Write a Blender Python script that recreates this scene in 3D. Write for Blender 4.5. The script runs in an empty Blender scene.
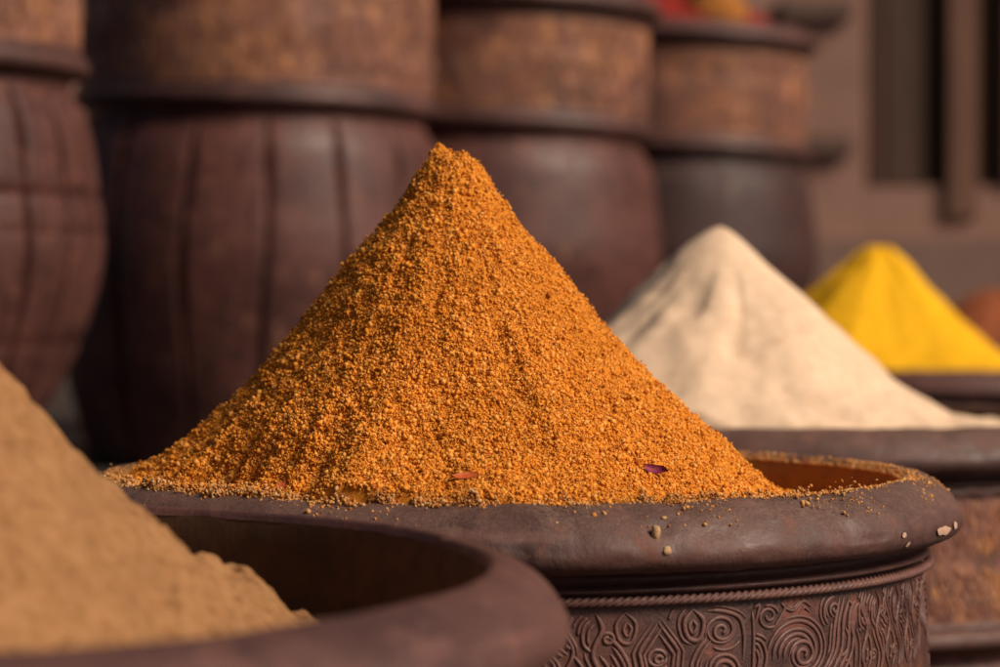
import bpy, math, random
import numpy as np

random.seed(7)
rng = np.random.default_rng(11)
PI = math.pi
scene = bpy.context.scene
C = scene.collection

# ------------------------------------------------------------------ helpers
def link_mesh(name, verts, faces, mat, parent=None, smooth=True, loc=None):
    """verts (n,3), faces: array (m,k) or list of arrays -> ONE mesh object"""
    me = bpy.data.meshes.new(name)
    verts = np.asarray(verts, dtype=np.float32)
    fl = faces if isinstance(faces, list) else [faces]
    fl = [np.asarray(f, dtype=np.int32) for f in fl if len(f)]
    loops = np.concatenate([f.ravel() for f in fl])
    tot = np.concatenate([np.full(len(f), f.shape[1], np.int32) for f in fl])
    start = np.concatenate([[0], np.cumsum(tot)[:-1]]).astype(np.int32)
    me.vertices.add(len(verts)); me.vertices.foreach_set('co', verts.ravel())
    me.loops.add(len(loops)); me.loops.foreach_set('vertex_index', loops)
    me.polygons.add(len(tot)); me.polygons.foreach_set('loop_start', start)
    try:
        me.polygons.foreach_set('loop_total', tot)
    except Exception:
        pass
    me.polygons.foreach_set('use_smooth', np.full(len(tot), smooth, dtype=bool))
    me.update(calc_edges=True)
    if len(verts) < 200000: me.validate()
    if mat: me.materials.append(mat)
    o = bpy.data.objects.new(name, me); C.objects.link(o)
    if parent: o.parent = parent
    if loc: o.location = loc
    return o

def attr(o, name, values):
    a = o.data.attributes.new(name, 'FLOAT', 'POINT')
    a.data.foreach_set('value', np.asarray(values, dtype=np.float32))

def thing(name, label, cat, loc=(0, 0, 0), group=None, rot=(0, 0, 0)):
    o = bpy.data.objects.new(name, None); C.objects.link(o)
    o.location = loc; o.rotation_euler = rot; o.empty_display_size = .05
    o['label'] = label; o['category'] = cat
    if group: o['group'] = group
    return o

def tag(o, label, cat, group=None):
    o['label'] = label; o['category'] = cat
    if group: o['group'] = group
    return o

def sstep(a, b, x):
    t = np.clip((x - a) / (b - a), 0, 1)
    return t * t * (3 - 2 * t)

def _h(i, j, s):
    n = (i.astype(np.int64) * 374761393 + j.astype(np.int64) * 668265263 + s * 974634777) & 0xffffffff
    n = ((n ^ (n >> 13)) * 1274126177) & 0xffffffff
    n = n ^ (n >> 16)
    return (n & 0xffff) / 32767.5 - 1.0

def vnoise(x, y, s=0):
    xi = np.floor(x); yi = np.floor(y); fx = x - xi; fy = y - yi
    fx = fx * fx * (3 - 2 * fx); fy = fy * fy * (3 - 2 * fy)
    a = _h(xi, yi, s); b = _h(xi + 1, yi, s); c = _h(xi, yi + 1, s); d = _h(xi + 1, yi + 1, s)
    return (a * (1 - fx) + b * fx) * (1 - fy) + (c * (1 - fx) + d * fx) * fy

def fbm(x, y, s=0, o=4, g=.5):
    t = 0; a = 1
    for k in range(o):
        t = t + a * vnoise(x * 2 ** k, y * 2 ** k, s + k * 17); a *= g
    return t

# ------------------------------------------------------------------ materials
def new_mat(name):
    m = bpy.data.materials.new(name); m.use_nodes = True
    nt = m.node_tree; nt.nodes.clear()
    out = nt.nodes.new('ShaderNodeOutputMaterial')
    bs = nt.nodes.new('ShaderNodeBsdfPrincipled')
    nt.links.new(bs.outputs[0], out.inputs[0])
    return m, nt, bs

class NB:
    def __init__(s, nt): s.nt = nt
    def link(s, v, sock):
        if isinstance(v, bpy.types.NodeSocket): s.nt.links.new(v, sock)
        elif isinstance(v, tuple) and len(v) == 3 and sock.type == 'RGBA': sock.default_value = (*v, 1)
        else: sock.default_value = v
    def coord(s, scale=(1, 1, 1)):
        t = s.nt.nodes.new('ShaderNodeTexCoord'); m = s.nt.nodes.new('ShaderNodeMapping')
        m.inputs['Scale'].default_value = scale
        oi = s.nt.nodes.new('ShaderNodeObjectInfo'); ad = s.nt.nodes.new('ShaderNodeVectorMath'); ad.operation = 'MULTIPLY_ADD'
        cb = s.nt.nodes.new('ShaderNodeCombineXYZ')
        for k in range(3): s.nt.links.new(oi.outputs['Random'], cb.inputs[k])
        s.nt.links.new(cb.outputs[0], ad.inputs[0]); ad.inputs[1].default_value = (17.3, 9.1, 5.7); s.nt.links.new(t.outputs['Object'], ad.inputs[2])
        s.nt.links.new(ad.outputs[0], m.inputs[0]); return m.outputs[0]
    def noise(s, vec, scale, detail=4, rough=.55, dist=0):
        n = s.nt.nodes.new('ShaderNodeTexNoise')
        s.nt.links.new(vec, n.inputs['Vector'])
        n.inputs['Scale'].default_value = scale; n.inputs['Detail'].default_value = detail
        n.inputs['Roughness'].default_value = rough; n.inputs['Distortion'].default_value = dist
        return n.outputs['Fac']
    def ramp(s, v, a, b, lo=0., hi=1.):
        n = s.nt.nodes.new('ShaderNodeMapRange'); n.interpolation_type = 'SMOOTHSTEP'
        s.link(v, n.inputs['Value'])
        n.inputs['From Min'].default_value = a; n.inputs['From Max'].default_value = b
        n.inputs['To Min'].default_value = lo; n.inputs['To Max'].default_value = hi
        return n.outputs[0]
    def mix(s, f, a, b, mode='MIX'):
        n = s.nt.nodes.new('ShaderNodeMix'); n.data_type = 'RGBA'; n.blend_type = mode
        s.link(f, n.inputs[0]); s.link(a, n.inputs[6]); s.link(b, n.inputs[7]); return n.outputs[2]
    def math(s, op, a, b=0.):
        n = s.nt.nodes.new('ShaderNodeMath'); n.operation = op
        s.link(a, n.inputs[0]); s.link(b, n.inputs[1]); return n.outputs[0]
    def bump(s, h, strength, dist, prev=None):
        n = s.nt.nodes.new('ShaderNodeBump'); n.inputs['Strength'].default_value = strength
        n.inputs['Distance'].default_value = dist
        s.link(h, n.inputs['Height'])
        if prev: s.nt.links.new(prev, n.inputs['Normal'])
        return n.outputs[0]
    def attr(s, name):
        n = s.nt.nodes.new('ShaderNodeAttribute'); n.attribute_name = name; return n.outputs['Fac']

def pot_mat(name, base, dark, warm, gold=None, goldamt=.5, dust=None, rough=.42, fine=1.0, belly_marks=False, k=.68):
    base, dark, warm = [tuple(q * c for q, c in zip((k, k * .83, k * .84), x)) for x in (base, dark, warm)]
    gold = gold and tuple(k * 1.05 * x for x in gold)
    m, nt, bs = new_mat(name); b = NB(nt)
    v = b.coord()
    big = b.noise(v, 9, 5, .6); mid = b.noise(v, 45, 5, .65, .4); sm = b.noise(v, 260, 4, .6)
    col = b.mix(b.ramp(big, .35, .7), base, dark)
    col = b.mix(b.ramp(mid, .5, .74, 0, .75), col, warm)
    streak = b.noise(b.coord((1, 1, 7)), 18, 5, .6)
    col = b.mix(b.ramp(streak, .52, .72, 0, .5), col, tuple(min(1, c * 1.7) for c in base))
    if gold:
        g = b.noise(b.coord((1, 1, .55)), 44, 7, .8); g2 = b.noise(v, 5.5, 2, .5)
        f = b.math('MULTIPLY', b.ramp(g, .45, .62), b.ramp(g2, .40, .58))
        col = b.mix(b.math('MULTIPLY', f, goldamt), col, gold)
    if belly_marks:
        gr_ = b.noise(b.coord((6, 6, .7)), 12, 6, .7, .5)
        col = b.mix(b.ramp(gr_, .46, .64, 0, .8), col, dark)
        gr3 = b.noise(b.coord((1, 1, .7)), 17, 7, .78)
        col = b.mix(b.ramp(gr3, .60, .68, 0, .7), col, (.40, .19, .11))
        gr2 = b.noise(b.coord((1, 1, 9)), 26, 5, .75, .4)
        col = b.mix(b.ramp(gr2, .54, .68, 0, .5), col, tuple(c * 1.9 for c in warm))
        col = b.mix(b.attr('groove'), col, tuple(c * .16 for c in dark))  # scored grooves get a far darker tone than the rest of the belly
    # fine scratches and little knocks
    for ax_, st in enumerate(((9, 9, .8), (2, 2, 26))):
        sn = b.noise(b.coord(st), 60, 3, .7, 2.5)
        col = b.mix(b.math('MULTIPLY', b.ramp(sn, .60, .66), .28), col, tuple(min(1, c * 2.4 + .02) for c in base))
    # pale scuffs and specks
    sc = b.noise(b.coord((1, 1, 3)), 120, 6, .75, 1.2)
    col = b.mix(b.ramp(sc, .64, .74, 0, .45), col, tuple(min(1, c * 2.6 + .03) for c in base))
    if dust:
        gm = nt.nodes.new('ShaderNodeNewGeometry'); sx = nt.nodes.new('ShaderNodeSeparateXYZ')
        nt.links.new(gm.outputs['Normal'], sx.inputs[0])
        up = b.ramp(sx.outputs['Z'], .25, .98)
        dn = b.noise(v, 520, 6, .8); dn2 = b.noise(v, 30, 3, .6)
        f = b.math('MULTIPLY', b.math('MULTIPLY', up, b.ramp(dn, .36, .66)), b.ramp(dn2, .3, .65, .35, 1))
        col = b.mix(b.math('MULTIPLY', f, .6), col, dust)
    nt.links.new(col, bs.inputs['Base Color'])
    ro = b.ramp(mid, .3, .7, rough - .08, rough + .2)
    if belly_marks: ro = b.math('ADD', ro, b.attr('groove'))
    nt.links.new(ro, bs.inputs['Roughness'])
    if belly_marks: nt.links.new(b.ramp(b.attr('groove'), 0, .4, .36, .02), bs.inputs['Specular IOR Level'])
    else: bs.inputs['Specular IOR Level'].default_value = .45
    n1 = b.bump(mid, .35, .0025 * fine)
    n2 = b.bump(sm, .45, .0009 * fine, n1)
    nt.links.new(n2, bs.inputs['Normal'])
    return m

def powder_mat(name, a, bcol, cdark, scale, island=False, bump=.6, dist=.001, lump=14):
    m, nt, bs = new_mat(name); b = NB(nt); v = b.coord()
    n1 = b.noise(v, scale, 4, .7); n2 = b.noise(v, lump, 4, .55)
    if island:
        g = nt.nodes.new('ShaderNodeNewGeometry'); r = g.outputs['Random Per Island']
        col = b.mix(b.ramp(r, .35, 1), a, bcol); col = b.mix(b.ramp(r, .34, .0, 0, .9), col, cdark)
    else:
        col = b.mix(b.ramp(n1, .42, .62), a, bcol)
        col = b.mix(b.ramp(n1, .44, .28), col, cdark)
    col = b.mix(b.ramp(n2, .42, .68, 0, .35), col, tuple(c * .72 for c in a))
    nt.links.new(col, bs.inputs['Base Color'])
    bs.inputs['Roughness'].default_value = .95; bs.inputs['Specular IOR Level'].default_value = .12
    if bump: nt.links.new(b.bump(n1, bump, dist), bs.inputs['Normal'])
    return m

def simple_mat(name, col, col2, scale=30, rough=.7, bump=.3, dist=.003, stretch=(1, 1, 1)):
    m, nt, bs = new_mat(name); b = NB(nt); v = b.coord(stretch)
    n = b.noise(v, scale, 6, .62); n2 = b.noise(v, scale * .15, 3, .5)
    c = b.mix(b.ramp(n, .35, .68), col, col2)
    c = b.mix(b.ramp(n2, .4, .65, 0, .5), c, tuple(x * .7 for x in col))
    nt.links.new(c, bs.inputs['Base Color']); bs.inputs['Roughness'].default_value = rough
    nt.links.new(b.bump(n, bump, dist), bs.inputs['Normal'])
    return m

BASE = (.165, .088, .070); DARK = (.075, .040, .035); WARM = (.25, .10, .062)
M_rim = pot_mat('rim_lacquer', BASE, DARK, WARM, dust=(.25, .165, .115), rough=.56)
M_rimfg = pot_mat('rim_lacquer_plain', (.175, .090, .072), (.09, .048, .042), WARM, rough=.52)
M_neck = pot_mat('neck_lacquer', (.155, .078, .060), (.06, .032, .028), (.38, .12, .065), gold=(.42, .17, .07), goldamt=.35)
M_rel = pot_mat('relief_worn', (.22, .118, .097), (.12, .06, .05), (.29, .13, .09), gold=(.42, .20, .12), goldamt=.3, rough=.5)
M_neckb = pot_mat('neck_gilded', (.34, .17, .12), (.13, .066, .05), (.52, .23, .13), gold=(.85, .37, .13), goldamt=.75)
M_belly = pot_mat('belly_lacquer', (.170, .078, .062), (.070, .032, .028), (.26, .10, .066), belly_marks=True, rough=.42)
M_bellyd = pot_mat('belly_lacquer_dusky', (.075, .038, .034), (.045, .024, .022), (.10, .044, .034), belly_marks=True, rough=.5)
M_ring = pot_mat('ring_lacquer', (.145, .075, .062), DARK, WARM, rough=.45)
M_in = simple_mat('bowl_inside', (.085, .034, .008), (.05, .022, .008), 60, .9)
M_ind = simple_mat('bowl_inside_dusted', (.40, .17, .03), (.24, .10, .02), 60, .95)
M_chip = simple_mat('bare_clay', (.52, .30, .20), (.60, .38, .27), 300, .85, .4, .0008)

# ------------------------------------------------------------------ lathe / pots
def lathe(name, prof, mat, parent, nth=160, disp=None, refine=1, close=False):
    p = np.array(prof, float)
    if refine > 1:
        seg = []
        for k in range(len(p) - 1):
            t = np.linspace(0, 1, refine, endpoint=False)[:, None]
            seg.append(p[k] * (1 - t) + p[k + 1] * t)
        p = np.vstack(seg + [p[-1:]])
    n = len(p); th = np.linspace(0, 2 * PI, nth, endpoint=False)
    R = np.repeat(p[:, 0][:, None], nth, 1); Z = np.repeat(p[:, 1][:, None], nth, 1)
    TH = np.repeat(th[None, :], n, 0)
    g = None
    if disp is not None:
        dR, dZ, g = disp(TH, Z, R); R = R + dR; Z = Z + dZ
    V = np.stack([R * np.cos(TH), R * np.sin(TH), Z], -1).reshape(-1, 3)
    i = np.arange(n - 1)[:, None] * nth; j = np.arange(nth)[None, :]; j2 = (j + 1) % nth
    F = np.stack([i + j, i + nth + j, i + nth + j2, i + j2], -1).reshape(-1, 4)
    o = link_mesh(name, V, F, mat, parent)
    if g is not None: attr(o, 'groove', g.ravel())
    return o

def smoothp(pts, sub=6):
    """Catmull-Rom through profile points"""
    p = [np.array(q, float) for q in pts]; p = [2 * p[0] - p[1]] + p + [2 * p[-1] - p[-2]]
    out = []
    for k in range(1, len(p) - 2):
        for t in np.linspace(0, 1, sub, endpoint=False):
            a, b, c, d = p[k - 1], p[k], p[k + 1], p[k + 2]
            out.append(.5 * (2 * b + (c - a) * t + (2 * a - 5 * b + 4 * c - d) * t * t + (3 * b - a - 3 * c + d) * t ** 3))
    out.append(p[-2]); return [tuple(q) for q in out]

# lip cross-section: (inset from outer radius, z below the rim top), inside -> outside
LIP = [(.0362, -.0035), (.0305, 0), (.024, -.0006), (.015, -.0045), (.0072, -.0110), (.0018, -.0185),
       (0, -.0245), (.0022, -.0300), (.0085, -.0333), (.018, -.0340)]
LIP2 = [(.0335, -.0035)] + LIP[1:]
def lip_prof(R, thin=False): return smoothp([(R - a, z) for a, z in (LIP2 if thin else LIP)], 5)

def hand_d(seed, amp, TH):
    return amp * (np.cos(TH * 2 + seed) * .5 + np.cos(TH * 3 + seed * 2.1) * .35 + np.cos(TH * 7 + seed) * .12)

def hand(seed, amp):
    """slight hand-made unevenness of the radius and height"""
    def f(TH, Z, R):
        d = hand_d(seed, amp, TH)
        return d, d * .5, None
    return f

def tube(pts, rad, sides, flat=1.0):
    """pts (n,3) -> verts, faces of a tapered closed tube"""
    pts = np.asarray(pts); n = len(pts)
    T = np.gradient(pts, axis=0); T /= np.linalg.norm(T, axis=1)[:, None] + 1e-12
    N = np.stack([pts[:, 0], pts[:, 1], np.zeros(n)], -1); N /= np.linalg.norm(N, axis=1)[:, None]
    B = np.cross(T, N); B /= np.linalg.norm(B, axis=1)[:, None] + 1e-12
    a = np.linspace(0, 2 * PI, sides, endpoint=False)
    taper = np.minimum(1, np.minimum(np.arange(n), np.arange(n)[::-1]) / 3 * .7 + .3)
    r = rad * taper
    V = pts[:, None, :] + r[:, None, None] * (np.cos(a)[None, :, None] * B[:, None, :] + flat * np.sin(a)[None, :, None] * N[:, None, :])
    i = np.arange(n - 1)[:, None] * sides; j = np.arange(sides)[None, :]; j2 = (j + 1) % sides
    F = np.stack([i + j, i + j2, i + sides + j2, i + sides + j], -1).reshape(-1, 4)
    return V.reshape(-1, 3), F

def spiral(cx, cy, r0, r1, a0, turns, n=42):
    t = np.linspace(0, 1, n); r = r0 + (r1 - r0) * t ** .85; a = a0 + turns * 2 * PI * t
    return np.stack([cx + r * np.cos(a), cy + r * np.sin(a)], -1)

def curve(*p, n=22):
    q = smoothp(p, max(2, n // (len(p) - 1))); return np.array(q)

def motif(kind, h):
    """scroll ornament in a cell .078 wide, h deep; v measured downwards. returns (polyline, width)"""
    L = []
    if kind == 0:      # large scroll in concentric arcs over a small inner curl
        for k, r in enumerate((.0215, .0178, .0138)):
            L.append((spiral(.030, .033, r, r * .62, PI * (.98 - .02 * k), .72 - .1 * k), .00105))
        L.append((spiral(.0315, .035, .0095, .0012, PI * 1.0, 1.7, 50), .0011))
        for k in range(5):
            x = .055 + k * .0046
            L.append((curve((x - .012, .050), (x - .002, .036), (x + .001, .021 - .002 * k), (x + .0065, .003 + .0012 * k)), .00095))
        L.append((spiral(.010, .0105, .0075, .001, PI * .2, 1.5), .0009))
        L.append((spiral(.064, .047, .0085, .001, PI * 1.3, -1.6), .001))
        L.append((curve((.000, .022), (.006, .026), (.008, .036), (.003, .050)), .0009))
        L.append((curve((.020, .006), (.027, .0085), (.034, .0035), (.040, .0075)), .0009))
        L.append((curve((.000, .004), (.004, .003), (.0, .016)), .0009))
        L.append((curve((.018, .003), (.0205, .0065), (.018, .011), (.012, .0195)), .0009))
        L.append((curve((.070, .004), (.0735, .010), (.072, .022), (.075, .034), (.073, .052)), .001))
        L.append((curve((.066, .022), (.0685, .028), (.0665, .036), (.061, .039)), .0009))
        L.append((spiral(.0575, .010, .0048, .0008, PI * .5, 1.4, 30), .0009))
    elif kind == 1:    # hexagon lozenge with teardrops
        L.append((np.array([(.024, .010), (.014, .026), (.0165, .040), (.024, .050), (.0335, .040), (.035, .026), (.0245, .0095)]).repeat(1, 0), .0011))
        L.append((spiral(.0245, .030, .0048, .0046, 0, 1.0), .0009))
        for s, x in ((1, .008), (1, .043)):
            L.append((curve((x, .003), (x + .0055, .010), (x + .003, .0205), (x - .003, .0195), (x - .005, .010), (x, .003)), .00105))
            L.append((curve((x, .0085), (x + .002, .0125), (x, .0165), (x - .002, .0125), (x, .0085)), .0008))
        L.append((curve((.0, .018), (.006, .026), (.010, .037), (.008, .052)), .001))
        L.append((curve((.050, .020), (.044, .028), (.041, .038), (.044, .052)), .001))
        L.append((spiral(.060, .016, .0095, .001, PI * .9, 1.8, 50), .00105))
        L.append((spiral(.0605, .040, .0105, .001, PI * 1.2, -1.9, 50), .00105))
        L.append((curve((.052, .004), (.060, .0045), (.070, .009), (.073, .020), (.072, .034)), .0009))
        L.append((curve((.076, .006), (.0765, .020), (.075, .050)), .0009))
    else:              # upright leaf sprays
        for k in range(6):
            x = .006 + k * .0128; s = 1 if k % 2 else -1
            L.append((curve((x, .055), (x + s * .0035, .042), (x - s * .002, .026), (x + s * .003, .012), (x, .003)), .001))
            L.append((curve((x + .002, .052), (x + .006, .044), (x + .0055, .034), (x + .0015, .027)), .00085))
            L.append((curve((x - .001, .026), (x - .0055, .021), (x - .0055, .012), (x - .002, .007)), .00085))
            if k % 2: L.append((spiral(x + .006, .0175, .0045, .0008, PI, 1.4, 28), .0008))
            else: L.append((spiral(x + .0065, .043, .0042, .0008, 0, -1.4, 28), .0008))
    # flowing lines echoing the main ones in the gaps between them
    base = [p for p, w in L]
    for rnd, offs in enumerate(((.0027, -.0027), (.0054, -.0054))):
        for q in list(base[:len(L)]):
            if len(q) < 12: q = np.stack([np.interp(np.linspace(0, len(q) - 1, 36), np.arange(len(q)), q[:, k]) for k in (0, 1)], -1)
            t_ = np.gradient(q, axis=0); t_ /= np.linalg.norm(t_, axis=1)[:, None] + 1e-12
            nrm = np.stack([-t_[:, 1], t_[:, 0]], -1)
            for of in offs:
                e = q + nrm * of
                allp = np.vstack(base)
                dmin = np.hypot(e[:, None, 0] - allp[None, :, 0], e[:, None, 1] - allp[None, :, 1]).min(1)
                ok = (dmin > .00215) & (e[:, 0] > 0) & (e[:, 0] < .078) & (e[:, 1] > .001)
                run = []
                for k in range(len(e) + 1):
                    if k < len(e) and ok[k]: run.append(e[k])
                    else:
                        if len(run) >= 8:
                            a_ = np.array(run); L.append((a_, .0008)); base.append(a_)
                        run = []
    out = []
    for p, w in L:
        q = p.copy(); q[:, 1] *= .86; out.append((q, w))
        if h > .075:  # mirrored lower register
            q2 = p.copy(); q2[:, 1] = h - q2[:, 1] * (h - .050) / .058; out.append((q2, w))
    return out

def relief(name, r_of_v, ztop, h, mat, parent, seq, sides=6, phase=0., seed=1., wmul=1.):
    """raised scrollwork wound round the neck: ONE mesh, part of the neck"""
    Vs, Fs = [], []; off = 0
    r0 = r_of_v(0); ncell = max(6, int(round(2 * PI * r0 / .078))); cw = 2 * PI / ncell
    for c in range(ncell):
        kind = seq[c % len(seq)]
        for p, w in motif(kind, h):
            p = p * rng.normal(1, .012) + rng.normal(0, .0004, 2)
            m = (p[:, 1] > .0012) & (p[:, 1] < h - .0012)
            if m.sum() < 4: continue
            p = p[m]
            if len(p) < 12:
                t = np.linspace(0, len(p) - 1, 30)
                p = np.stack([np.interp(t, np.arange(len(p)), p[:, k]) for k in (0, 1)], -1)
            th = phase + (c + p[:, 0] / .078) * cw; z = ztop - p[:, 1]
            hdv = hand_d(seed, .0012, th); rr = r_of_v(p[:, 1]) + .0002 + hdv; z = z + hdv * .5
            P = np.stack([rr * np.cos(th), rr * np.sin(th), z], -1)
            v, f = tube(P, w * wmul * random.uniform(.85, 1.15), sides, .72)
            Vs.append(v); Fs.append(f + off); off += len(v)
    return link_mesh(name, np.vstack(Vs), np.vstack(Fs), mat, parent)

def rope(parent, R, z, rad, mat, nth, k, sides=8, seed=1.):
    th = np.linspace(0, 2 * PI, nth, endpoint=False); ph = np.linspace(0, 2 * PI, sides, endpoint=False)
    TH, PH = np.meshgrid(th, ph, indexing='ij')
    ns = 4 if sides > 8 else 2
    r = rad * (1 + .24 * np.cos(ns * (PH - k * TH)))
    hdv = hand_d(seed, .0012, TH); rr = R + r * np.cos(PH) + hdv
    V = np.stack([rr * np.cos(TH), rr * np.sin(TH), z + r * np.sin(PH) * .9 + hdv * .5], -1).reshape(-1, 3)
    i = np.arange(nth)[:, None] * sides; i2 = ((np.arange(nth) + 1) % nth)[:, None] * sides
    j = np.arange(sides)[None, :]; j2 = (j + 1) % sides
    F = np.stack([i + j, i2 + j, i2 + j2, i + j2], -1).reshape(-1, 4)
    return link_mesh('rope_trim', V, F, mat, parent)

GROUP = 'dark lacquered spice pots standing in two rows'
def pot(label, x, y, base_z, rim_z, R, neck_h=.093, ring_h=.02, mats=None, detail=1, seq=(0, 1, 2), phase=0.,
        groove=None, tilt=0., belly_over=-.005, mb=None, nth=160, seed=1., foot=1.):
    """a spice pot, origin at its foot. Part order from the top: rim, rope_trim, neck > carved_relief, base_ring, belly"""
    mr, mn = mats
    t = thing('spice_pot', label, 'pot', (x, y, base_z), GROUP, (0, tilt, 0))
    H = rim_z - base_z
    sh = lambda pr: [(r, z + H) for r, z in pr]
    hd = hand(seed, .0012)
    thin = belly_over == -.006
    def hr(TH, Z, R_):
        d, dz, _ = hd(TH, Z, R_)
        e = .0007 * fbm(TH * 7, (Z - H) * 70, 51, 3) + .0004 * vnoise(TH * 31, (Z - H) * 150, 52)
        e = e - .0012 * sstep(.45, .8, vnoise(TH * 11, (Z - H) * 90, 53))
        return d + e, dz + e * .6, None
    lathe('rim', sh(lip_prof(R, thin)), mr, t, 900 if detail else nth, hr)
    # inside wall down to the floor of the bowl
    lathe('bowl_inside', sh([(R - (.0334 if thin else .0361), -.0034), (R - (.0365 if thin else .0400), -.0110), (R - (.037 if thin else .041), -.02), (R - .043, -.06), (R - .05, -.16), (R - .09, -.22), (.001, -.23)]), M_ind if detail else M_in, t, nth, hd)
    a = R - .0225                                  # neck radius at its top
    zt = -.0515
    lathe('collar', sh([(R - .0175, -.0339), (R - .026, -.0352), (R - .0275, -.0395), (R - .022, -.0412), (R - .0190, -.0425),
                        (R - .0190, -.0438), (a - .001, -.0450), (a - .001, zt - .0004)]), M_ring, t, nth, hd)
    if detail: rope(t, a + .0030, -.0484 + H, .0025, M_rel, 2600, 88, 16, seed)
    else: rope(t, a + .0006, -.0485 + H, .0034, mr, 480, 30, 6, seed)
    rv = lambda v: a + .0045 * np.asarray(v) / neck_h
    nk = lathe('neck', sh([(rv(0) - .0, zt), (rv(neck_h), zt - neck_h)]), mn, t, nth if not detail else 400, hd, refine=8)
    relief('carved_relief', rv, zt + H, neck_h, M_rel if detail else mn, nk, seq, 6 if detail else 4, phase, seed, 1.25 if detail else 1.6)
    zr = zt - neck_h
    b = rv(neck_h)
    q = ring_h / .02
    lathe('base_ring', sh(smoothp([(b - .0005, zr), (b + .003, zr - .001 * q), (b + .004, zr - .004 * q), (b + .0035, zr - .006 * q), (b + .0085, zr - .008 * q),
                           (b + .011, zr - .013 * q), (b + .009, zr - .018 * q), (b + .002, zr - .02 * q)], 4)), mr, t, nth, hd)
    z0 = zr - .02 * q
    hb = H + z0                                    # what is left for the belly
    bm = R + belly_over
    pr = [(b + .0025, z0 - .0002), (b - .008, z0 - .003), (b - .011, z0 - .014), (b - .005, z0 - .024), (b + (bm - b) * .35 + .001, z0 - hb * .12),
          (b + (bm - b) * .8, z0 - hb * .27), (bm, z0 - hb * .41), (bm - .016 * foot, z0 - hb * .58), (bm - .05 * foot, z0 - hb * .76), (bm - .10 * foot, z0 - hb * .92), (bm - .125 * foot, z0 - hb)]
    pr = sh(smoothp(pr, 8))
    def bd(TH, Z, R_):
        d, dz, _ = hd(TH, Z, R_)
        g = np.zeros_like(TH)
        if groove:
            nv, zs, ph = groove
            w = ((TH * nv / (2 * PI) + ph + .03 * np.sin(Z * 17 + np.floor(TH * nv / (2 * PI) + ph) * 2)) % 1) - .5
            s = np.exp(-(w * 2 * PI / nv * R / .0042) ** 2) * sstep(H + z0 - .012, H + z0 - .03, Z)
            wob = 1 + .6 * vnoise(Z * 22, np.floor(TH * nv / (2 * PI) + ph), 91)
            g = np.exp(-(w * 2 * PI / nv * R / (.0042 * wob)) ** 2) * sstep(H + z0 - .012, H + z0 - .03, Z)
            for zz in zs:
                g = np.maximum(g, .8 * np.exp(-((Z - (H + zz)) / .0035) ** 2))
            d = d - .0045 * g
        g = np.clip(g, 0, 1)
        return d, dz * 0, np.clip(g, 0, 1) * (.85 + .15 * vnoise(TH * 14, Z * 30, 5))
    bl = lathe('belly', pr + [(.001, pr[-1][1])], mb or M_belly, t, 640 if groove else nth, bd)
    return t

# ------------------------------------------------------------------ heaps of spice
def heap(name, label, cx, cy, rim_z, R, ax, ay, prof, mat, nth, nr, rough, group='heaps of ground spice in the pots',
         sx=None, extra=None, grit=(), over=None):
    """powder heap lying in a pot: height over the rim top as a function of the distance from its apex"""
    th = np.linspace(0, 2 * PI, nth, endpoint=False)
    dx, dy = ax - cx, ay - cy
    c, s = np.cos(th), np.sin(th)
    bq = dx * c + dy * s
    rmax = -bq + np.sqrt(np.maximum(bq * bq - (dx * dx + dy * dy - R * R), 1e-6))
    u = np.linspace(.004, 1, nr)[:, None]
    r = u * rmax[None, :]; TH = np.repeat(th[None, :], nr, 0)
    sc = 1.0 if sx is None else sx(TH)
    p = np.array(prof)
    h = np.interp(r * sc, p[:, 0], p[:, 1])
    X = r * np.cos(TH); Y = r * np.sin(TH)
    # rounded interpolation: light smoothing along r
    for _ in range(3):
        h[1:-1] = .25 * h[:-2] + .5 * h[1:-1] + .25 * h[2:]
    h = h + rough(X, Y, TH, r)
    if extra is not None: h = h + extra(X, Y, TH, r)
    if over is not None: h = over(X + dx, Y + dy, h)
    for amp, cell, sd in grit:
        h = h + amp * vnoise(X / cell, Y / cell + h / cell * .7, sd)
    h[-1] -= .03; X[-1] = X[-2]; Y[-1] = Y[-2]
    top = np.array([[0, 0, h[0].mean()]])
    V = np.vstack([np.stack([X, Y, h], -1).reshape(-1, 3), top])
    i = np.arange(nr - 1)[:, None] * nth; j = np.arange(nth)[None, :]; j2 = (j + 1) % nth
    F = np.stack([i + j, i + nth + j, i + nth + j2, i + j2], -1).reshape(-1, 4)
    T = np.stack([np.full(nth, nr * nth), np.arange(nth), (np.arange(nth) + 1) % nth], -1)
    o = link_mesh(name, V, [F, T], mat, None, True, (ax, ay, rim_z))
    tag(o, label, 'spice heap', group)
    return o, V[:-1].reshape(nr, nth, 3)

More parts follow.
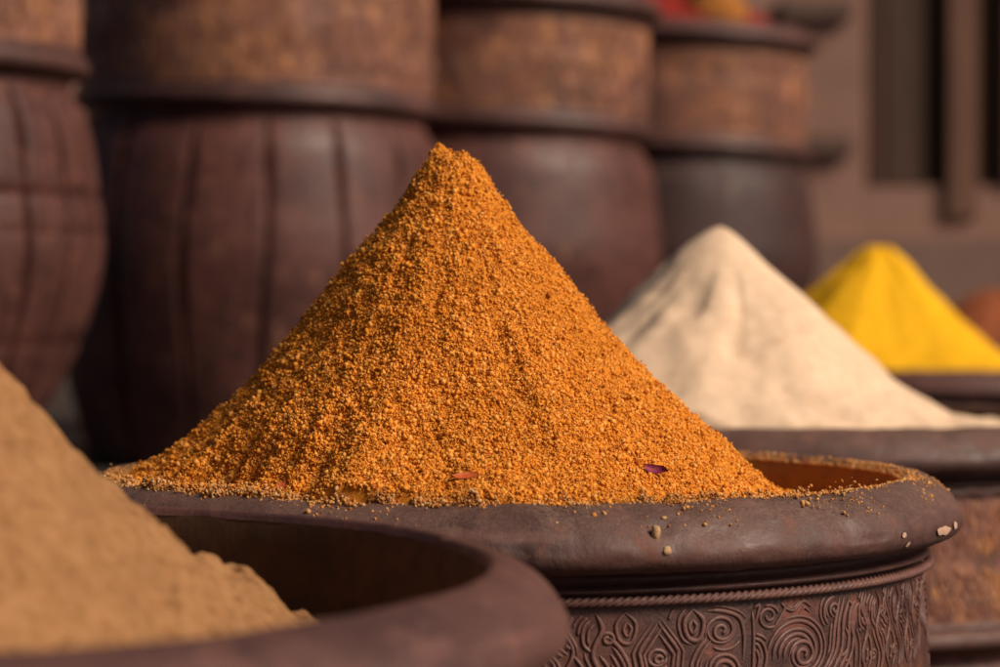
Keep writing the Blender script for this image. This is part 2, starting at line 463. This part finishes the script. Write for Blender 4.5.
_p = (1 + 5 ** .5) / 2
OCT_V = np.array([[-1, _p, 0], [1, _p, 0], [-1, -_p, 0], [1, -_p, 0], [0, -1, _p], [0, 1, _p], [0, -1, -_p], [0, 1, -_p], [_p, 0, -1], [_p, 0, 1], [-_p, 0, -1], [-_p, 0, 1]], float) / 1.9
OCT_F = np.array([[0, 11, 5], [0, 5, 1], [0, 1, 7], [0, 7, 10], [0, 10, 11], [1, 5, 9], [5, 11, 4], [11, 10, 2], [10, 7, 6], [7, 1, 8],
                  [3, 9, 4], [3, 4, 2], [3, 2, 6], [3, 6, 8], [3, 8, 9], [4, 9, 5], [2, 4, 11], [6, 2, 10], [8, 6, 7], [9, 8, 1]])
def grains(name, pts, rad, mat, parent):
    n = len(pts)
    q = rng.normal(size=(n, 4)); q /= np.linalg.norm(q, axis=1)[:, None]
    w, x, y, z = q.T
    Rm = np.stack([1 - 2 * (y * y + z * z), 2 * (x * y - z * w), 2 * (x * z + y * w), 2 * (x * y + z * w), 1 - 2 * (x * x + z * z), 2 * (y * z - x * w),
                   2 * (x * z - y * w), 2 * (y * z + x * w), 1 - 2 * (x * x + y * y)], -1).reshape(n, 3, 3)
    S = rad[:, None] * rng.uniform(.6, 1.35, (n, 3))
    V = OCT_V[None] * S[:, None, :] * rng.uniform(.72, 1.25, (n, 12, 1))
    V = np.einsum('nij,nkj->nki', Rm, V) + pts[:, None, :]
    F = OCT_F[None] + np.arange(n)[:, None, None] * 12
    o = link_mesh(name, V.reshape(-1, 3), F.reshape(-1, 3), mat, parent, True)
    o['kind'] = 'stuff'
    return o

# =================================================================== the place
CAM_Z = .6145
RIM_F = .50                                        # rim height of the front row
STEP_Z = .355                                      # the step the rear row stands on

# --- front row
OC = (.005, 1.61); OR = .26
P_orange = pot('dark pot with scroll carving in sharp focus, holding the orange spice cone', *OC, 0, RIM_F, OR, mats=(M_rim, M_neck), detail=1,
               seq=(0, 2, 1, 0, 2), phase=-2.02, nth=400, seed=.7)
FC = (-.304, 1.095); FR = .332
P_fg = pot('blurred dark pot nearest the camera, holding the tan spice heap', *FC, 0, RIM_F, FR, mats=(M_rimfg, M_neck), detail=0, nth=300, seed=2.2, belly_over=-.006)
WC = (.245, 2.275)
P_white = pot('dark pot just behind the orange cone, holding the cream white powder', *WC, 0, RIM_F, .26, mats=(M_rim, M_neckb), detail=0, phase=.4, seed=3.1)
YC = (.557, 3.52)
P_yellow = pot('dark pot behind the white powder, holding the bright yellow spice', *YC, 0, RIM_F, .26, mats=(M_rimfg, M_neck), detail=0, seed=4.4)
RC = (.875, 4.75)
P_red = pot('far dark pot at the right edge, holding the red brown spice', *RC, 0, RIM_F, .26, mats=(M_rimfg, M_neck), detail=0, seed=5.2)

# --- rear row, on the step; ring height decides the rest
def rear(label, x, y, ring_z, neck_h, groove, tilt, seed, phase=0., mats=(M_ring, M_neckb), R=.2625, foot=1.18, mb=None):
    rim = CAM_Z + ring_z + .015 + neck_h + .0515
    return pot(label, x, y, STEP_Z, rim, R, neck_h, .03, mats, 0, (0, 1, 2, 0), phase, groove, tilt, .012, mb, 200, seed, foot)
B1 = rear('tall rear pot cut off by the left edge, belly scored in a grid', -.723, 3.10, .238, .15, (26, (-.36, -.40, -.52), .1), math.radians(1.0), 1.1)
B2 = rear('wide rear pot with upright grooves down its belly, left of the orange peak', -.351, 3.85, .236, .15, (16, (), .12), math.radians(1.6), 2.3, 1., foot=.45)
B3 = rear('rear pot with gilded neck directly behind the orange cone tip', -.033, 4.35, .234, .137, None, math.radians(2.2), 3.4, 2.)
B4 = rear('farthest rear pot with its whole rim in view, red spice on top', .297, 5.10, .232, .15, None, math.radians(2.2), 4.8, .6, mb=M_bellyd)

# --- orange cone
M_or = powder_mat('orange_spice', (.70, .225, .02), (.78, .30, .04), (.30, .075, .006), 900, bump=.8, dist=.0012)
M_org = powder_mat('orange_spice_grain', (.78, .278, .026), (.86, .41, .09), (.34, .075, .008), 900, island=True, bump=0)
OA = (-.027, 1.558)
PROF_O = [(0, .179), (.012, .178), (.0185, .172), (.0305, .152), (.046, .132), (.06, .1165), (.084, .085), (.112, .054), (.14, .029), (.165, .011), (.19, -.003), (.22, -.016), (.28, -.04)]
def rough_o(X, Y, TH, r):
    f = np.clip(r / .05, 0, 1)
    return f * (.0032 * fbm(X / .045, Y / .045, 3, 3) + .0016 * fbm(TH * 9, r / .12, 8, 2)) + (1 - f) * .0035 * fbm(X / .012, Y / .012, 21, 2)
def extra_o(X, Y, TH, r):
    # slump on the left front: a shallow scar whose right lip catches the light
    d = (TH - (-PI / 2 - .40)); d = (d + PI) % (2 * PI) - PI
    scar = sstep(.02, -.05, d) * sstep(-.95, -.5, d) * sstep(.115, .15, r) * .007 + .25 * r * np.minimum(np.clip(.05 - d, 0, .45), np.clip(d + 1.35, 0, 9) * .55) * sstep(.02, .06, r)
    gul = .002 * np.cos(d * 40) * sstep(0, -.2, d) * sstep(.10, .15, r) * sstep(-1.2, -.6, d)
    # the little double peak: one tip, and a flat shoulder right of it
    tip = .009 * np.exp(-((X + .009) ** 2 + Y ** 2) / .0055 ** 2)
    return -scar + gul + tip - .009 * sstep(.14, .19, r) * sstep(.35, .85, np.cos(TH))
def over_o(X, Y, h):
    # the cone runs over the near rim
    d = np.hypot(X, Y); a = np.arctan2(X, -Y)
    w = sstep(.150, .200, d) * sstep(.64, .50, a) * sstep(-1.5, -1.1, a)
    lvl = -.0002 + .0010 * fbm(a * 12, d * 20, 61, 3) - .006 * sstep(.30, .62, a)
    return h * (1 - w) + np.maximum(h, lvl) * w
o_or, G = heap('spice_heap', 'tall orange brown cone of coarse ground spice in sharp focus', *OC, RIM_F, OR - .0295, *OA, PROF_O, M_or, 1500, 400,
               rough_o, extra=extra_o, grit=((.0017, .0060, 31), (.0012, .0027, 32), (.0006, .0014, 33)), over=over_o)
# loose grains lying over the cone
NG = 230000
uu = np.sqrt(rng.uniform(0, 1, NG)); front = rng.uniform(0, 1, NG) < .72
tt = np.where(front, rng.normal(-PI / 2, .95, NG), rng.uniform(0, 2 * PI, NG)) % (2 * PI)
uu[:16000] = rng.uniform(.74, .999, 16000); tt[:16000] = (-PI / 2 + rng.uniform(-1.1, .8, 16000)) % (2 * PI)
ri = np.clip((uu * (G.shape[0] - 2)).astype(int), 0, G.shape[0] - 3); fu = rng.uniform(0, 1, (NG, 1)); ti = (tt / (2 * PI) * G.shape[1]).astype(int) % G.shape[1]
gp = G[ri, ti] * (1 - fu) + G[ri + 1, ti] * fu + rng.normal(0, .0006, (NG, 3))
gr = np.clip(rng.lognormal(math.log(.00047), .48, NG), .00022, .0016)
grains('spice_grains', gp, gr, M_org, o_or)

# spice spilt over the rim
def rim_point(c, R, th, inset):
    """a point on the rim's upper surface"""
    a = np.array([q[0] for q in LIP[:7]][::-1]); z = np.array([q[1] for q in LIP[:7]][::-1])
    hdv = hand_d(.7, .0012, th); R = R + hdv
    return np.stack([c[0] + (R - inset) * np.cos(th), c[1] + (R - inset) * np.sin(th), RIM_F + hdv * .5 + np.interp(inset, a, z)], -1)
N2 = 14000
th2 = rng.uniform(0, 2 * PI, N2); ins = np.clip(rng.normal(.0335, .0035, N2), .012, .0362)
keep = rng.uniform(0, 1, N2) < (.35 + .65 * sstep(.1, .5, fbm(th2 * 9, ins * 0, 77, 3) * .6 + .45))
p2 = rim_point(OC, OR, th2, ins)[keep]
# banked-up crumbs where the cone runs over the near rim
N3 = 22000
th3 = rng.normal(-PI / 2 - .35, .42, N3); ins3 = np.clip(rng.normal(.034, .0030, N3) - .004 * (fbm(th3 * 30, th3 * 0, 5, 2)), .018, .0365)
p3 = rim_point(OC, OR, th3, ins3); p3[:, 2] += np.abs(rng.normal(0, .0015, N3)) * (1 + fbm(th3 * 40, th3 * 0, 9, 2))
N4 = 1500
p4 = rim_point(OC, OR, rng.uniform(-PI, 0, N4), .004 + .03 * rng.uniform(0, 1, N4) ** .6)
p4 = p4[fbm(np.arctan2(p4[:, 1] - OC[1], p4[:, 0] - OC[0]) * 8, p4[:, 2] * 60, 15, 2) > -.1]
pp = np.vstack([p2, p3, p4])
M_crumb = powder_mat('spilt_crumb', (.60, .25, .06), (.68, .40, .18), (.30, .10, .025), 900, island=True, bump=0)
sp = grains('spilt_spice', pp, np.clip(rng.lognormal(math.log(.00062), .35, len(pp)), .0003, .0015), M_crumb, None)

# petals, flakes and crumbs: small things lying on the cone and the rim
def on_heap(px, pz_off=0):
    pass
M_pet = simple_mat('dried_petal_purple', (.32, .025, .085), (.12, .008, .04), 400, .6)
M_flk = simple_mat('chilli_flake_red', (.62, .12, .02), (.48, .07, .015), 400, .6)
M_tan = simple_mat('tan_crumb', (.60, .38, .19), (.48, .28, .13), 500, .9, .5, .001)
def flake(name, label, cat, p, size, mat, rot, group=None, curl=.4):
    n = 9; V = []
    xs = np.linspace(-1, 1, n); ys = np.linspace(-1, 1, 5)
    for sgn in (1, -1):
        for a in xs:
            w = (1 - abs(a) ** 2.2) * .9 + .1
            for b in ys:
                V.append((a * size[0], b * w * size[1] + .2 * size[1] * math.sin(a * 3), (curl * (a * a + b * b * .6) + .12 * math.sin(a * 7 + b * 4)) * size[1] + sgn * .00012))
    F = []
    for k in range(n - 1):
        for l in range(4):
            q = k * 5 + l; F.append((q, q + 5, q + 6, q + 1)); q += n * 5; F.append((q, q + 1, q + 6, q + 5))
    ed = [k * 5 for k in range(n)] + [(n - 1) * 5 + l for l in range(1, 5)] + [k * 5 + 4 for k in range(n - 2, -1, -1)] + [3, 2, 1]
    for k in range(len(ed)):
        a, b = ed[k], ed[(k + 1) % len(ed)]; F.append((a, b, b + n * 5, a + n * 5))
    o = link_mesh(name, V, np.array(F), mat, None, True, p); o.rotation_euler = rot
    return tag(o, label, cat, group)
def heap_point(x_px_m, r, th):
    """world point on the orange cone at polar (r, th) from its apex"""
    k = int(round((th % (2 * PI)) / (2 * PI) * G.shape[1])) % G.shape[1]
    rr = np.hypot(G[:, k, 0], G[:, k, 1]); i = int(np.argmin(abs(rr - r)))
    g = G[i, k]; return (OA[0] + g[0], OA[1] + g[1], RIM_F + g[2] + .0030)
flake('dried_petal', 'tiny dried purple petal low on the right of the orange cone', 'petal', heap_point(0, .163, -PI / 2 + .72), (.0066, .0028), M_pet, (.9, .25, -.25), None, .7)
flake('chilli_flake', 'bright orange red flake at the foot of the orange cone, by the near rim', 'flake', heap_point(0, .166, -PI / 2 + .06), (.0072, .0028), M_flk, (.5, 0, .1), 'red chilli flakes', .2)
flake('chilli_flake', 'small red flake low on the shaded left of the orange cone', 'flake', heap_point(0, .155, -PI / 2 - .58), (.0026, .0024), M_flk, (.9, .2, -.4), 'red chilli flakes', .2)

def crumb(label, p, r, sq):
    u = np.linspace(0, 2 * PI, 12, endpoint=False); v = np.linspace(.12, PI - .12, 8)
    U, W = np.meshgrid(u, v); k = 1 + .22 * fbm(U * 1.4, W * 1.9, int(p[0] * 9999) & 63, 2)
    V = np.stack([r * k * np.sin(W) * np.cos(U), r * k * np.sin(W) * np.sin(U), r * sq * k * np.cos(W)], -1).reshape(-1, 3)
    i = np.arange(7)[:, None] * 12; j = np.arange(12)[None]; j2 = (j + 1) % 12
    F = np.stack([i + j, i + 12 + j, i + 12 + j2, i + j2], -1).reshape(-1, 4)
    caps = [np.arange(12)[None, :], np.arange(84, 96)[None, ::-1]]
    o = link_mesh('spice_crumb', V, [F] + caps, M_tan, None, True, tuple(p))
    tag(o, label, 'crumb', 'tan crumbs stuck to the carved pot rim')
def lip_surface(c, R, th, t):
    """t runs along the outside of the lip, 0 top .. 1 bottom"""
    q = np.array(lip_prof(R)); q = q[5:45]; k = t * (len(q) - 1); i = int(min(k, len(q) - 2)); f = k - i
    r, z = q[i] * (1 - f) + q[i + 1] * f
    hdv = float(hand_d(.7, .0012, np.array(th))); r += hdv; z += hdv * .5
    return np.array([c[0] + r * math.cos(th), c[1] + r * math.sin(th), RIM_F + z])
crumb('upper tan crumb stuck to the front of the carved pot rim', lip_surface(OC, OR, -PI / 2 + .287, .42), .0024, 1.6)
crumb('lower tan crumb stuck to the front of the carved pot rim', lip_surface(OC, OR, -PI / 2 + .302, .58), .0022, 1.0)

# bare chips in the rim lacquer (parts of the carved pot)
def chip(th0, t0, wth, wt, seed):
    n = 20; V = [];
    for s in np.linspace(0, 1, 5):
        for k in range(n):
            a = 2 * PI * k / n; rr = s * (1 + .16 * math.sin(a * 2 + seed) + .10 * math.sin(a * 5 + 2 * seed))
            p = lip_surface((0, 0), OR + .0009, th0 + wth * rr * math.cos(a), t0 + wt * rr * math.sin(a))
            V.append(p)
    F = []
    for q in range(4):
        for k in range(n):
            a = q * n + k; b = q * n + (k + 1) % n; F.append((a, b, b + n, a + n))
    V = np.array(V)
    o = link_mesh('lacquer_chip', V, np.array(F), M_chip, P_orange, True)
chip(-.46, .64, .040, .06, 1.)
chip(-.37, .62, .018, .04, 5.)
chip(-.66, .60, .008, .03, 3.)
chip(-.64, .72, .008, .03, 4.)

# --- tan heap, nearest
M_tanp = powder_mat('tan_spice', (.325, .158, .064), (.39, .20, .09), (.18, .082, .032), 150, bump=.8, dist=.003, lump=38)
FA = (-.335, 1.085)
PROF_F = [(0, .178), (.015, .172), (.137, .071), (.19, .018), (.225, -.018), (.25, -.040), (.29, -.066), (.5, -.085)]
def rough_f(X, Y, TH, r):
    f = np.clip(r / .05, 0, 1)
    return f * (.006 * fbm(X / .05, Y / .05, 13, 4) + .004 * fbm(TH * 7, r / .2, 18, 3) + .0026 * fbm(X / .012, Y / .012, 4, 2) + .0030 * fbm(X / .034, Y / .034, 14, 3))
def extra_f(X, Y, TH, r):
    # an older slide of powder behind, right of the cone, below the rim
    return .034 * np.exp(-(((X - .222) / .036) ** 2 + ((Y - .15) / .06) ** 2)) * (1 + .10 * fbm(X / .03, Y / .03, 44, 2)) + .0035 * np.clip(fbm(X / .018, Y / .018, 45, 3), -.2, 1) * sstep(.03, .1, r)
o_f, _ = heap('spice_heap', 'blurred light tan spice heap nearest the camera, cut off by the left edge', *FC, RIM_F, FR - .042, *FA, PROF_F, M_tanp, 700, 300, rough_f, extra=extra_f, grit=((.0014, .0085, 41), (.0010, .004, 42)))

# --- cream white heap
M_wh = powder_mat('cream_powder', (.77, .54, .36), (.82, .60, .42), (.60, .40, .25), 120, bump=.3, dist=.002, lump=18)
WA = (.178, 2.25)
PROF_W = [(0, .153), (.008, .148), (.017, .140), (.03, .128), (.0647, .096), (.105, .058), (.1456, .026), (.186, .002), (.23, -.008), (.32, -.013)]
def rough_w(X, Y, TH, r):
    f = np.clip(r / .035, 0, 1)
    return f * (.007 * sstep(.02, .09, r) * fbm((TH + r * 2.2) * 2.3, r / .22 + TH * .5, 23, 3, .5) * np.clip(1.3 - r / .2, .25, 1) + .0050 * fbm(X / .05, Y / .05, 5, 3))
o_w, _ = heap('spice_heap', 'cream white powder heap with soft ridges behind the orange cone', *WC, RIM_F, .26 - .038, *WA, PROF_W, M_wh, 420, 200, rough_w,
              sx=lambda T: 1 - .12 * np.clip(-np.cos(T), 0, 1))
# --- yellow heap
M_ye = powder_mat('yellow_spice', (.82, .41, .008), (.88, .48, .02), (.62, .29, .006), 120, bump=.3, dist=.002, lump=10)
YA = (.479, 3.50)
PROF_Y = [(0, .149), (.012, .147), (.025, .134), (.063, .094), (.10, .056), (.151, .015), (.19, -.004), (.36, -.03)]
def rough_y(X, Y, TH, r):
    f = np.clip(r / .035, 0, 1)
    return f * (.006 * fbm(TH * 2.2, r / .3, 33, 3) + .002 * fbm(X / .03, Y / .03, 6, 3))
o_y, _ = heap('spice_heap', 'smooth bright yellow spice heap, second behind the orange cone', *YC, RIM_F, .26 - .038, *YA, PROF_Y, M_ye, 260, 120, rough_y,
              sx=lambda T: 1 - .26 * np.clip(-np.cos(T), 0, 1))
# --- red brown heap
M_rd = powder_mat('red_brown_spice', (.27, .075, .03), (.32, .10, .045), (.18, .045, .02), 90, bump=.4, dist=.003)
o_r, _ = heap('spice_heap', 'low red brown spice heap at the far right edge', *RC, RIM_F, .26 - .038, .845, 4.70,
              [(0, .088), (.04, .080), (.10, .045), (.17, .005), (.22, -.02), (.4, -.04)], M_rd, 160, 80, rough_y)
# --- red heap on the far rear pot, with an orange yellow patch of another spice on it
M_rs = powder_mat('scarlet_spice', (.24, .02, .015), (.30, .03, .02), (.14, .01, .01), 60, bump=.4, dist=.003)
rz4 = CAM_Z + .232 + .015 + .15 + .0515
o_r4, _ = heap('spice_heap', 'scarlet spice heap just showing above the farthest rear pot rim', .28, 5.10, rz4 - .004, .215, .30, 5.08,
               [(0, .10), (.05, .085), (.12, .05), (.20, .012), (.4, -.03)], M_rs, 160, 80, rough_y)
M_ys = powder_mat('amber_spice', (.36, .13, .03), (.42, .17, .04), (.25, .08, .02), 60, bump=.4, dist=.003)
o_y4, _ = heap('spice_heap', 'small amber spice mound lying on the scarlet heap of the farthest rear pot', .383, 4.96, rz4 + .03, .06, .383, 4.96,
               [(0, .055), (.02, .045), (.05, .005), (.07, -.02)], M_ys, 60, 24, lambda X, Y, T, r: .003 * fbm(X / .02, Y / .02, 3, 2))

# =================================================================== setting
def box(name, x0, x1, y0, y1, z0, z1, mat, parent=None, bev=.006):
    import bmesh
    bm = bmesh.new(); bmesh.ops.create_cube(bm, size=1)
    for v in bm.verts:
        v.co = ((x0 + x1) / 2 + v.co.x * (x1 - x0), (y0 + y1) / 2 + v.co.y * (y1 - y0), (z0 + z1) / 2 + v.co.z * (z1 - z0))
    bmesh.ops.bevel(bm, geom=list(bm.edges), offset=bev, segments=2, affect='EDGES')
    me = bpy.data.meshes.new(name); bm.to_mesh(me); bm.free(); me.materials.append(mat)
    o = bpy.data.objects.new(name, me); C.objects.link(o)
    if parent: o.parent = parent
    return o
M_gr = simple_mat('trodden_ground', (.05, .033, .024), (.035, .024, .018), 12, .9)
M_st = simple_mat('step_clay', (.035, .022, .017), (.024, .016, .012), 14, .9)
M_wall = simple_mat('wall_plaster', (.37, .20, .15), (.28, .148, .107), 4, .9, .4, .01)
M_dado = simple_mat('wall_dado', (.26, .155, .12), (.21, .12, .092), 6, .9, .4, .01)
M_wood = simple_mat('old_wood', (.18, .08, .048), (.13, .056, .033), 20, .7, .4, .004, (1, 1, .12))
M_dkw = simple_mat('dark_wood', (.085, .03, .018), (.06, .021, .013), 20, .7, .4, .004, (1, 1, .12))
M_shut = simple_mat('shutter_wood', (.085, .038, .021), (.06, .026, .014), 20, .7, .4, .004, (1, 1, .12))
M_rail = simple_mat('rail_wood', (.15, .082, .06), (.11, .06, .043), 20, .8, .4, .004)
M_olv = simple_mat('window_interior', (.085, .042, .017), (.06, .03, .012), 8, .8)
g = link_mesh('ground', [(-40, -30, 0), (40, -30, 0), (40, 40, 0), (-40, 40, 0)], np.array([[0, 1, 2, 3]]), M_gr, None, False); g['kind'] = 'structure'
# the step behind the front row, following the line of the rear pots
stp = link_mesh('step', None or [(-3.0, .6, 0), (-.1, 3.35, 0), (.95, 5.9, 0), (-3.0, 8, 0), (-3.0, .6, STEP_Z), (-.1, 3.35, STEP_Z), (.95, 5.9, STEP_Z), (-3.0, 8, STEP_Z)],
                [np.array([[4, 5, 6, 7], [0, 1, 5, 4], [1, 2, 6, 5], [2, 3, 7, 6], [3, 0, 4, 7]])], M_st, None, False); stp['kind'] = 'structure'
WY = 7.0
wl = thing('wall', 'plain brown plaster wall behind the pots at right', 'wall', (0, WY, 0))
def wallbox(n, x0, x1, z0, z1, y0, y1, m): return box(n, x0, x1, y0 - WY, y1 - WY, z0, z1, m, wl, .0004)
wx0, wx1, wz0 = .925, 1.30, .835
wallbox('plaster', -6, wx0, .70, 3.4, WY, WY + .3, M_wall)
wallbox('plaster', wx1, 8, .70, 3.4, WY, WY + .3, M_wall)
wallbox('plaster', wx0, wx1, .70, wz0, WY, WY + .3, M_wall)
wallbox('dado', -6, 8, 0, .70, WY - .05, WY + .3, M_dado)
win = thing('window', 'dark wooden window with narrow shutters in the brown wall', 'window', ((wx0 + wx1) / 2, WY, wz0))
def wb(n, x0, x1, z0, z1, y0, y1, m):
    return box(n, x0 - (wx0 + wx1) / 2, x1 - (wx0 + wx1) / 2, y0, y1, z0 - wz0, z1 - wz0, m, win, .003)
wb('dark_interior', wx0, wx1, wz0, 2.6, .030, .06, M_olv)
wb('frame_post', wx0 + .002, wx0 + .04, wz0 + .002, 2.6, -.004, .06, M_dkw)
wb('shutter', wx0 + .045, wx0 + .145, wz0 + .004, 2.6, .012, .028, M_shut)
wb('frame_post', wx0 + .20, wx0 + .275, wz0 - .08, 2.6, -.02, .029, M_wood)
wb('frame_post', wx1 - .03, wx1 - .002, wz0 + .002, 2.6, -.02, .06, M_wood)
rl = box('wooden_rail', .70, .885, WY - .035, WY - .001, CAM_Z + .295, CAM_Z + .345, M_rail); tag(rl, 'short dark rail on the wall beside the farthest pot, lower one', 'rail', 'dark rails on the wall')
rl = box('wooden_rail', .70, .885, WY - .035, WY - .001, CAM_Z + .635, CAM_Z + .69, M_rail); tag(rl, 'short dark rail on the wall beside the farthest pot, upper one', 'rail', 'dark rails on the wall')

# =================================================================== light
SUN_EL, SUN_AZ = math.radians(38), math.radians(61)     # azimuth: from behind the camera round to the right
W = bpy.data.worlds.new('World'); scene.world = W; W.use_nodes = True
nt = W.node_tree; nt.nodes.clear()
out = nt.nodes.new('ShaderNodeOutputWorld'); bg = nt.nodes.new('ShaderNodeBackground'); sky = nt.nodes.new('ShaderNodeTexSky')
sky.sky_type = 'NISHITA'; sky.sun_disc = False; sky.sun_elevation = SUN_EL; sky.dust_density = 3; sky.ozone_density = .3; sky.air_density = .6
sd = (math.sin(SUN_AZ) * math.cos(SUN_EL), -math.cos(SUN_AZ) * math.cos(SUN_EL), math.sin(SUN_EL))   # towards the sun
sky.sun_rotation = math.atan2(sd[0], sd[1])
bg.inputs['Strength'].default_value = .05
nt.links.new(sky.outputs[0], bg.inputs[0]); nt.links.new(bg.outputs[0], out.inputs[0])
sl = bpy.data.lights.new('sun', 'SUN'); sl.energy = 5.0; sl.angle = math.radians(24); sl.color = (1, .86, .70)
so = bpy.data.objects.new('sun', sl); C.objects.link(so)
from mathutils import Vector
so.rotation_euler = Vector(sd).to_track_quat('Z', 'Y').to_euler()

# =================================================================== camera
cam = bpy.data.cameras.new('camera'); co = bpy.data.objects.new('camera', cam); C.objects.link(co)
cam.lens = 100; cam.sensor_width = 36; cam.clip_start = .05; cam.clip_end = 200
co.location = (0, 0, CAM_Z); co.rotation_euler = (PI / 2 - math.atan(60 / 2778), 0, 0)
cam.dof.use_dof = True; cam.dof.focus_distance = 1.44; cam.dof.aperture_fstop = 6.7; cam.dof.aperture_blades = 0
scene.camera = co
vs = scene.view_settings; vs.view_transform = 'Standard'; vs.look = 'None'; vs.gamma = 1; vs.exposure = -.35
